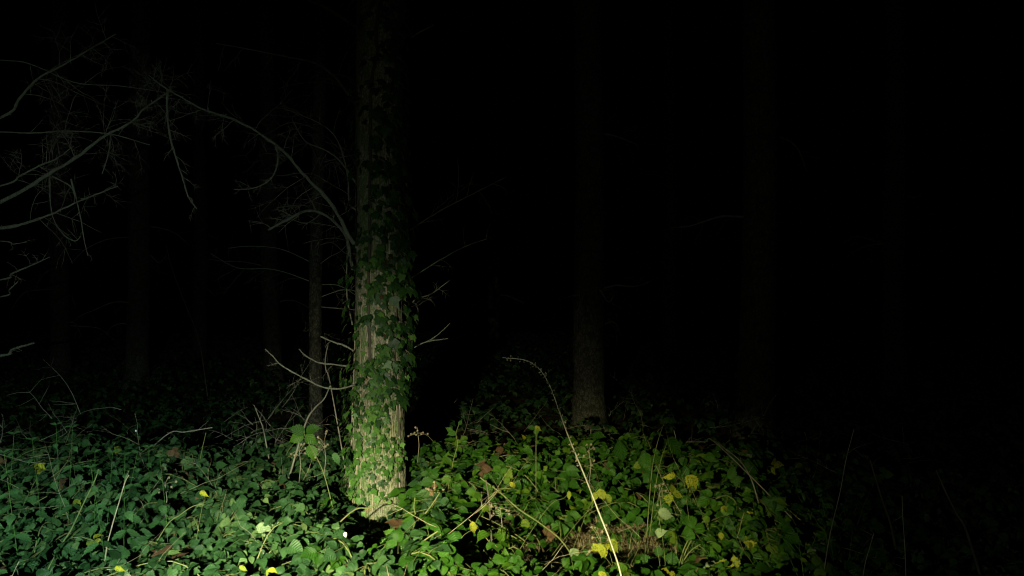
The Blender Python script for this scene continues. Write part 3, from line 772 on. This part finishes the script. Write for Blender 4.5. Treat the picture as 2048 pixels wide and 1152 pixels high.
merged(TPL6, scatter(4800, 2.3, 7.2, 740, 1750, lambda r: r.uniform(.35, .92), .076, 10, 6, dens=thin), 'low_warm_lit_undergrowth_leaves', M_BRAMBLE_WARM)  # right-hand leaves carry the warm light in their colour
merged(TPL4, scatter(16000, 7.0, 24, -150, 2200, lambda r: r.uniform(.55, 1.15), .10, 8, 2, facing=.1), 'distant_undergrowth', M_BRAMBLE)
merged(TPL6, scatter(1500, 2.6, 6.6, 1450, 2150, lambda r: r.uniform(.2, .9), .075, 10, 3), 'dim_undergrowth_leaves', M_BRAMBLE)

# dead leaves on the floor
rl = random.Random(12)
LT = [tuple(leaflet(4, .7, .35, .5, .05, rt)) for _ in range(6)]
out = []
for _ in range(5000):
    y = math.sqrt(rl.uniform(4, 50)); x = (rl.uniform(-100, 2100) - 1024) / F * y
    out.append((rl.randrange(6), mat4((x, y, gz(x, y) + rl.uniform(.01, .06)), (rl.gauss(0, 1), rl.gauss(0, 1), rl.gauss(0, .3)), (rl.gauss(0, .5), rl.gauss(-.2, .5), 1), rl.uniform(.03, .08)), rl.random()))
merged(LT, out, 'dead_leaf_litter', M_LITTER)

# straw and grass blades
def blades(n, name, mat, pxa, pxb, d0, d1, hmin, hmax, seed, wdt=.0022, flop=.8):
    r = random.Random(seed); g = G(); V = []; Fc = []; c = 0
    for _ in range(n):
        y = math.sqrt(r.uniform(d0 * d0, d1 * d1)); x = (r.uniform(pxa, pxb) - 1024) / F * y
        p = Vector((x, y, gz(x, y))); a = r.uniform(0, 6.28); h = r.uniform(hmin, hmax)
        d = Vector((math.cos(a) * flop * r.random(), math.sin(a) * flop * r.random(), 1)).normalized()
        sd = Vector((math.cos(a + 1.4), .3, 0)).normalized()
        for s in range(5):
            w_ = wdt * (1 - s / 5.5) * r.uniform(.8, 1.2)
            V += [tuple(p - sd * w_), tuple(p + sd * w_)]
            if s < 4: Fc.append((c, c + 1, c + 3, c + 2))
            c += 2
            p = p + d * h / 4; d = (d + Vector((math.cos(a) * .3 * flop, math.sin(a) * .3 * flop, -.35 * flop))).normalized()
    g.add(V, Fc)
    o = link(name, g.mesh(name, [mat], smooth=False)); o['kind'] = 'stuff'
blades(9000, 'dry_straw', M_STRAW, 880, 1500, 2.6, 5.2, .15, .55, 1, flop=1.5)
blades(1200, 'dry_straw_patches', M_STRAW, -50, 900, 2.3, 5.0, .15, .45, 2, flop=1.4)
blades(500, 'green_grass', M_BLADE, 1380, 1700, 3.0, 4.4, .3, .6, 3, flop=.4)
blades(300, 'thin_grass', M_BLADE, -50, 1400, 2.4, 4.2, .3, .62, 4, flop=.6)

# fine dead stems criss-crossing the undergrowth
def fine_sticks(n, name, mat, pxa, pxb, d0, d1, seed, r0=.0028, hz=(.3, 1.08)):
    r = random.Random(seed); g = G()
    for _ in range(n):
        y = r.uniform(d0, d1); x = (r.uniform(pxa, pxb) - 1024) / F * y
        if in_trunk(x, y, .4): continue
        p = Vector((x, y, gz(x, y) + canopy(x, y) * r.uniform(*hz)))
        add_twig_tree(g, p, Vector((r.gauss(0, 1), r.gauss(0, .7), r.gauss(.1, .6))), r.uniform(.15, .5), r0 * r.uniform(.5, 1.2), 1 if r.random() < .5 else 0, r, .1)
    o = link(name, g.mesh(name, [mat])); o['kind'] = 'stuff'
fine_sticks(160, 'fine_dead_stems', M_DRY, -50, 1500, 2.5, 5.6, 1, .0014)
fine_sticks(150, 'tangled_twigs', M_TWIG, -50, 1900, 4.5, 8.5, 2, .003, (.7, 1.4))
fine_sticks(32, 'brushwood', M_TWIG, 480, 700, 5.0, 6.6, 3, .003, (.8, 1.4))

# ------------------------------------------------------------ single stalks and plants the photograph picks out
rs_ = random.Random(55)
# the long arching cane
o, path, st = stalk('arching_cane', 'tall bare straw-coloured stem arching over to the left at its tip', 'stem',
    [(1247, 1175, -.62), (1224, 1092, -.5), (1196, 1020, -.4), (1172, 958, -.3), (1150, 905, -.2), (1132, 860, -.1), (1115, 812), (1098, 768), (1076, 735), (1048, 720), (1005, 715)], 3.1, 4.2, 2.8, mat=M_PALE_STEM)
for k in range(46):
    i = rs_.randint(int(len(path) * .42), len(path) - 2); g = G()
    s = Vector((rs_.gauss(0, 1), rs_.gauss(0, 1), rs_.gauss(0, 1))).normalized()
    p = path[i]
    add_tube(g, [p, p + s * .006, p + s * .012, p + s * .016], .001, .001, 4, rad=[.0008, .001, .0042, .0008])
    link('bud', g.mesh('bud', [M_DRY]), st)

def leafy_sprig(name, label, cat, spec, d, w0, leaves, mats, mat=M_CANE, group=None):
    """leaves: (px, py, size m, tip direction px vector, mesh list)"""
    o, path, st = stalk(name, label, cat, spec, d, w0 * .6, w0 * .35, mat=mat, group=group)
    for (lx, ly, s, dx, dy, ms) in leaves:
        p = P(lx, ly, d) - o.location
        link('leaf', rs_.choice(ms), o, mat4(p, Vector((dx, -.15, -dy)), Vector((rs_.gauss(0, .2), -1, .55)), s))
    return o
def single_mesh(name, mat, width, n=14, seed=0, serr=.11, fold=.2, droop=.4):
    rs = np.random.RandomState(seed); g = G(); v, f, uv = leaflet(n, width, fold, droop, serr, rs); g.add(v, f, uv, 0, rs.uniform(0, .1)); return g.mesh(name, [mat])
S_G = [single_mesh('leaf', M_BRAMBLE_WARM, .58, seed=s) for s in range(4)]
S_Y = [compound_mesh('yellow_leaf', M_YELLOW, 12, np.random.RandomState(s + 9), petiole=.25) for s in range(1)] + [single_mesh('yellow_leaf', M_YELLOW, [.42, .5, .55, .6, .48, .52][s], seed=s + 9, serr=.15, droop=.3 + .1 * s, fold=.1 + .08 * s) for s in range(6)]
S_P = [single_mesh('pale_leaf', M_PALE, .62, seed=s + 19, droop=.55, fold=.3) for s in range(3)]
S_N = [single_mesh('nettle_leaf', M_NETTLE, .5, seed=s + 29, serr=.2) for s in range(4)]

leafy_sprig('sapling', 'upright thin shoot with a small green leaf at its tip, right of the arching stem', 'sapling',
    [(1302, 960), (1308, 915), (1318, 875), (1330, 842)], 3.9, 4.5, [(1328, 845, .05, .5, -.6, S_G), (1326, 848, .04, -.4, -.6, S_G), (1305, 900, .05, .7, .2, S_G), (1303, 925, .06, -.6, .3, S_G)], None)
leafy_sprig('bramble_shoot', 'shoot with one large drooping green leaf above the yellow leaves on the right', 'bramble',
    [(1310, 980), (1322, 920), (1336, 880)], 3.9, 4, [(1336, 876, .13, .75, .75, S_G), (1290, 905, .11, .1, 1, S_G), (1240, 880, .13, .25, 1, S_G)], None)
leafy_sprig('bramble_shoot', 'slender shoot with small bright leaves right of the ivy trunk', 'bramble',
    [(905, 930), (915, 890), (912, 868), (918, 848)], 4.5, 4, [(912, 866, .06, -.9, .1, S_G), (918, 850, .04, .3, -.8, S_G), (905, 862, .05, -.5, -.4, S_G)], None)
leafy_sprig('bramble_shoot', 'young shoot with a yellowing leaf behind the arching stem', 'bramble',
    [(1072, 900), (1072, 870), (1070, 852)], 4.4, 4, [(1070, 856, .05, -.9, -.1, S_G), (1070, 852, .05, .6, .4, S_Y), (1072, 856, .05, .2, .9, S_G)], None)
leafy_sprig('bramble_shoot', 'tall bramble shoot with broad leaves touching the left side of the ivy trunk', 'bramble',
    [(650, 955), (628, 905), (612, 878), (608, 862)], 4.1, 5, [(610, 866, .10, -.5, -.2, S_G), (612, 864, .09, .9, -.3, S_G), (612, 868, .09, .8, .6, S_G), (608, 872, .10, -.9, .3, S_G), (618, 890, .10, .2, .9, S_G), (668, 905, .08, .3, .9, S_N)], None)

# yellow leaves that stand out, each a sprig of its own
ysp = [(1378, 955, .115, .5, .8, 'broad pale yellow leaf furthest to the right'), (1345, 950, .08, -.9, .1, 'yellow leaf hanging just left of the broad pale one'),
       (1338, 985, .085, .9, .3, 'yellow-green leaf below the shoot on the right'), (1198, 985, .085, .8, .2, 'ragged yellow leaf beside the arching stem'), (1215, 992, .07, .4, .6, 'second ragged yellow leaf touching the arching stem'),
       (946, 1048, .075, .25, .9, 'round bright yellow leaf over the dry straw'), (1200, 1092, .085, .0, 1, 'oval yellow leaf low by the foot of the arching stem'), (1138, 988, .06, .1, 1, 'narrow yellow leaf left of the arching stem'),
       (1222, 1085, .09, .8, .7, 'yellow leaf just right of the arching stem foot'), (1024, 968, .05, .4, .7, 'small pale yellow leaf in the middle of the brambles'), 
       (1200, 1145, .08, .3, .5, 'yellow leaf cut by the bottom edge'), 
       
       (1440, 1070, .05, .2, .9, 'small yellow leaf in the dim right part'), (1448, 1015, .05, .6, .5, 'faint yellow leaf at the dim right margin'), (1500, 1090, .05, .1, 1, 'faint yellow leaf farthest into the dark'),
       (482, 1134, .06, .6, .3, 'crumpled yellow leaf at the bottom edge, left of centre'), (540, 1140, .06, .7, .2, 'second crumpled yellow leaf at the bottom edge'), (405, 985, .055, .8, .3, 'yellow-green leaf among the left brambles'),
       (235, 1135, .06, .7, .2, 'yellow leaf at the bottom edge on the left'), (82, 930, .055, .4, .7, 'yellowing leaf at the far left')]
for i, (x, y, s, dx, dy, lab) in enumerate(ysp):
    d = 3.6 - max(0, y - 950) / 190 * .9
    bx, by = x - dx * 6, y - dy * 6
    s *= .78 if y < 1120 else .6
    leafy_sprig('yellow_leaved_shoot', lab + ', on a thin stem', 'shoot', [(bx + rs_.uniform(-50, 50), by + 36), (bx + rs_.uniform(-16, 16), by + 14), (bx, by)], d, 2, [(bx, by, s, dx, dy, S_Y)] + ([(bx, by, s * .8, -dx * .6 + .3, dy + .3, S_Y)] if i % 3 == 0 else []), None, group='yellowed bramble shoots')
# pale leaves
for (x, y, s, dx, dy, lab) in [(520, 1045, .085, .4, .9, 'pale silvery leaf turned over in the left brambles'), (545, 1040, .07, .8, .2, 'smaller pale silvery leaf beside the larger one'), (1316, 1024, .075, .9, .1, 'pale grey-green leaf on the right brambles'), (1140, 1098, .07, .6, .8, 'pale grey-green leaf near the foot of the arching stem'), (1310, 1072, .06, .5, -.3, 'small pale leaf low on the right')]:
    leafy_sprig('pale_leaved_shoot', lab, 'shoot', [(x + 10, y + 60), (x + 4, y + 25), (x, y)], 3.3, 3, [(x, y, s, dx, dy, S_P)], None)

# dry stalks
for lab, spec, d, w0, w1, m in [
    ('long pale dry stalk leaning right over the left brambles', [(118, 1102), (142, 1060), (168, 1005), (190, 960), (197, 938)], 3.2, 5, 2.5, M_CANE),
    ('straight pale dry stalk with a red-brown foot in the left brambles', [(212, 1105), (222, 1060), (238, 1005), (250, 965), (258, 950)], 3.2, 4, 2.2, M_DRY),
    ('thin stem arching low over the left brambles', [(330, 1056), (360, 1030), (385, 1013), (405, 1008)], 3.5, 3.2, 2.0, M_CANE),
    ('thin upright stem in the dim part of the left brambles', [(398, 935), (404, 900), (412, 865)], 4.5, 3, 1.5, M_CANE),
    ('short pale stem standing before the dim left undergrowth', [(528, 865), (520, 840), (508, 810)], 5.2, 4, 2, M_TWIG),
    ('fallen pale stick lying across the dim left undergrowth', [(330, 872), (370, 864), (425, 855)], 4.9, 3.5, 2.5, M_TWIG),
    ('curved dead stick rising left of the ivy trunk foot', [(610, 850), (628, 818), (648, 798), (660, 772)], 4.8, 6, 3, M_TWIG),
    ('bare upright twig close to the left side of the ivy trunk', [(660, 765), (652, 740), (651, 715), (656, 690)], 4.8, 4, 2, M_TWIG),
    ('pale green stem slanting in front of the ivy trunk foot', [(700, 1026), (740, 1016), (772, 1000)], 3.7, 5, 3, M_CANE),
    ('pale green stem rising right of the ivy trunk foot', [(825, 1075), (838, 1045), (862, 1012), (880, 985)], 3.5, 5, 3, M_CANE),
    ('forked pale green stem right of the ivy trunk foot', [(822, 1075), (832, 1040), (828, 1015), (830, 995)], 3.5, 4, 3, M_CANE),
    ('long pale stem slanting across the brambles at the bottom', [(780, 1145), (820, 1105), (850, 1080), (876, 1062)], 3.0, 5, 4, M_CANE),
    ('green bramble cane arching across the right brambles', [(1130, 1090), (1085, 1050), (1040, 1020), (1000, 985), (960, 955)], 3.6, 5, 3, M_CANE),
    ('dim thin stalk bending in the dark right of the yellow leaves', [(1650, 1130), (1662, 1060), (1680, 985), (1692, 920), (1708, 858)], 3.3, 3.5, 1.5, M_TWIG),
    ('short pale grass stalk low in the dark right part', [(1728, 1140), (1738, 1100), (1748, 1066)], 3.0, 3, 1.5, M_TWIG),
    ('upright thin stalk in the dark near the right edge', [(1812, 1160), (1810, 1100), (1806, 1040), (1804, 992)], 3.0, 3, 1.5, M_TWIG),
    ('leaning dark stick in the right shadows', [(1782, 1052), (1768, 1010), (1752, 960), (1740, 920)], 3.8, 8, 4, M_VINE_D),
    ('mottled broken stick leaning farthest right in the shadows', [(1932, 1060), (1915, 1030), (1892, 985), (1872, 940)], 3.4, 9, 4, M_VINE_D),
    ('thin bent stem at the dim right end of the brambles', [(1510, 980), (1490, 935), (1465, 908), (1435, 888)], 4.0, 4, 2, M_TWIG),
    ('horizontal thorny stem above the dim right brambles', [(1435, 889), (1410, 884), (1372, 884)], 4.0, 4, 2, M_TWIG),
    ('dark upright dead stem in the dry straw', [(985, 1120), (982, 1060), (978, 1000), (972, 960)], 3.5, 6, 4, M_VINE_D)]:
    stalk('dry_stalk', lab, 'stalk', spec, d, w0, w1, mat=m, twigs=2, rs=rs_)

# dried fruit sprays
def fruit_spray(label, px, py, d):
    base = P(px, py + 70, d); tip = P(px, py, d)
    base.z = max(base.z, .05)
    o = thing('dried_fruit_spray', label, 'seed head', base, 'dried grey bramble fruit sprays')
    g = G(); q = tip - base; add_tube(g, [Vector((0, 0, 0)), q * .5 + Vector((.01, 0, 0)), q], .002, .0015, 4); st = link('stem', g.mesh('stem', [M_TWIG]), o)
    for k in range(9):
        s = Vector((rs_.gauss(0, 1), rs_.gauss(0, .6), rs_.gauss(.2, .8))).normalized() * rs_.uniform(.02, .07)
        p0 = q * rs_.uniform(.75, 1); p1 = p0 + s
        g = G(); add_tube(g, [p0, p0 + s * .5 + Vector((0, 0, .004)), p1], .0011, .0009, 3)
        for j in range(5):
            a = j * 1.257; t = (Vector((math.cos(a), -.3, math.sin(a))) + s.normalized() * .5).normalized() * .009
            add_tube(g, [p1, p1 + t * .5, p1 + t], .002, .001, 3, rad=[.0012, .0026, .0005])
        link('calyx', g.mesh('calyx', [M_DRY]), o)
for lab, x, y, d in [('dried spray of bramble calyxes right of the ivy trunk', 870, 985, 4.0), ('dried spray of calyxes left of the arching stem', 895, 975, 4.2), ('grey dried spray behind the arching stem', 1178, 900, 3.9), ('pale dried spray above the dry straw', 1000, 1015, 3.6),
                     ('dried spray left of the ivy trunk, at its foot', 648, 882, 4.1), ('dried spray on the far left shoot of the trunk side', 598, 895, 4.2), ('dried spray low in front of the ivy trunk', 860, 1066, 3.3), ('dried spray in the left brambles', 330, 965, 3.7),
                     ('dried spray beside the arching stem foot', 1200, 1070, 3.2), ('dried spray high over the right brambles', 835, 855, 4.8), ('dried spray under the pale leaf on the right', 1318, 980, 3.6)]:
    fruit_spray(lab, x, y, d)

# nettles on the left
def nettle(label, px, py, d, h):
    tip = P(px, py, d); base = Vector((tip.x - rs_.uniform(-.14, .14), tip.y + rs_.uniform(-.1, .1), gz(tip.x, tip.y)))
    o = thing('nettle', label, 'nettle', base, 'nettles rising over the left brambles')
    q = tip - base; path = smooth_path([Vector((0, 0, 0)), q * .5 + Vector((rs_.uniform(-.04, .04), 0, 0)), q], 5)
    g = G(); add_tube(g, path, .0016, .0008, 4); link('stem', g.mesh('stem', [M_BLADE]), o)
    for k in range(7):
        t = 1 - .09 * k * (h / .6); p = q * t; a = k * 1.57 + rs_.random()
        for s in (0, math.pi):
            f = Vector((math.cos(a + s), math.sin(a + s), -.1 - .05 * k + (.7 if k == 0 else 0)))
            link('leaf', rs_.choice(S_N), o, mat4(p, f, Vector((0, -.5, 1)), .034 + .011 * k))
for i, (x, y, d) in enumerate([(112, 850, 4.2), (145, 855, 4.0), (225, 905, 4.0), (275, 905, 4.2), (298, 895, 4.3), (65, 880, 4.0), (182, 935, 3.6), (28, 868, 4.1), (190, 905, 3.9), (320, 915, 4.1), (250, 910, 3.8), (8, 905, 3.6)]):
    d *= .86
    nettle('small nettle with stacked leaf pairs, %s' % ['at the left with its tip reaching highest', 'right beside the highest nettle', 'by the pale dry stalk', 'behind the pale dry stalk', 'just right of the dry stalks', 'second from the left edge', 'below the leaning pale stalk', 'close to the left edge', 'between the two pale stalks', 'rightmost of the nettles', 'against the tip of the straight stalk', 'cut by the left edge'][i], x, y, d, .6)

# small bright white petal on a leaf, and another farther off
for lab, px, py, d, s in [('tiny white petal lying on the leaves in front of the ivy trunk', 691, 1070, 2.9, .022), ('tiny pale fleck of petal on the dim left undergrowth', 272, 862, 4.4, .014)]:
    g = G(); v, f, uv = leaflet(6, .55, .2, .2, 0, np.random.RandomState(3)); g.add((v - [0, .5, 0]) * s * 1.05, f, uv)
    o = link('white_petal', g.mesh('white_petal', [M_WHITE]), None, None, label=lab, category='petal')
    o.matrix_basis = mat4(P(px, py, d), Vector((.2, -.2, -1)), Vector((0, -1, .5)), 1)
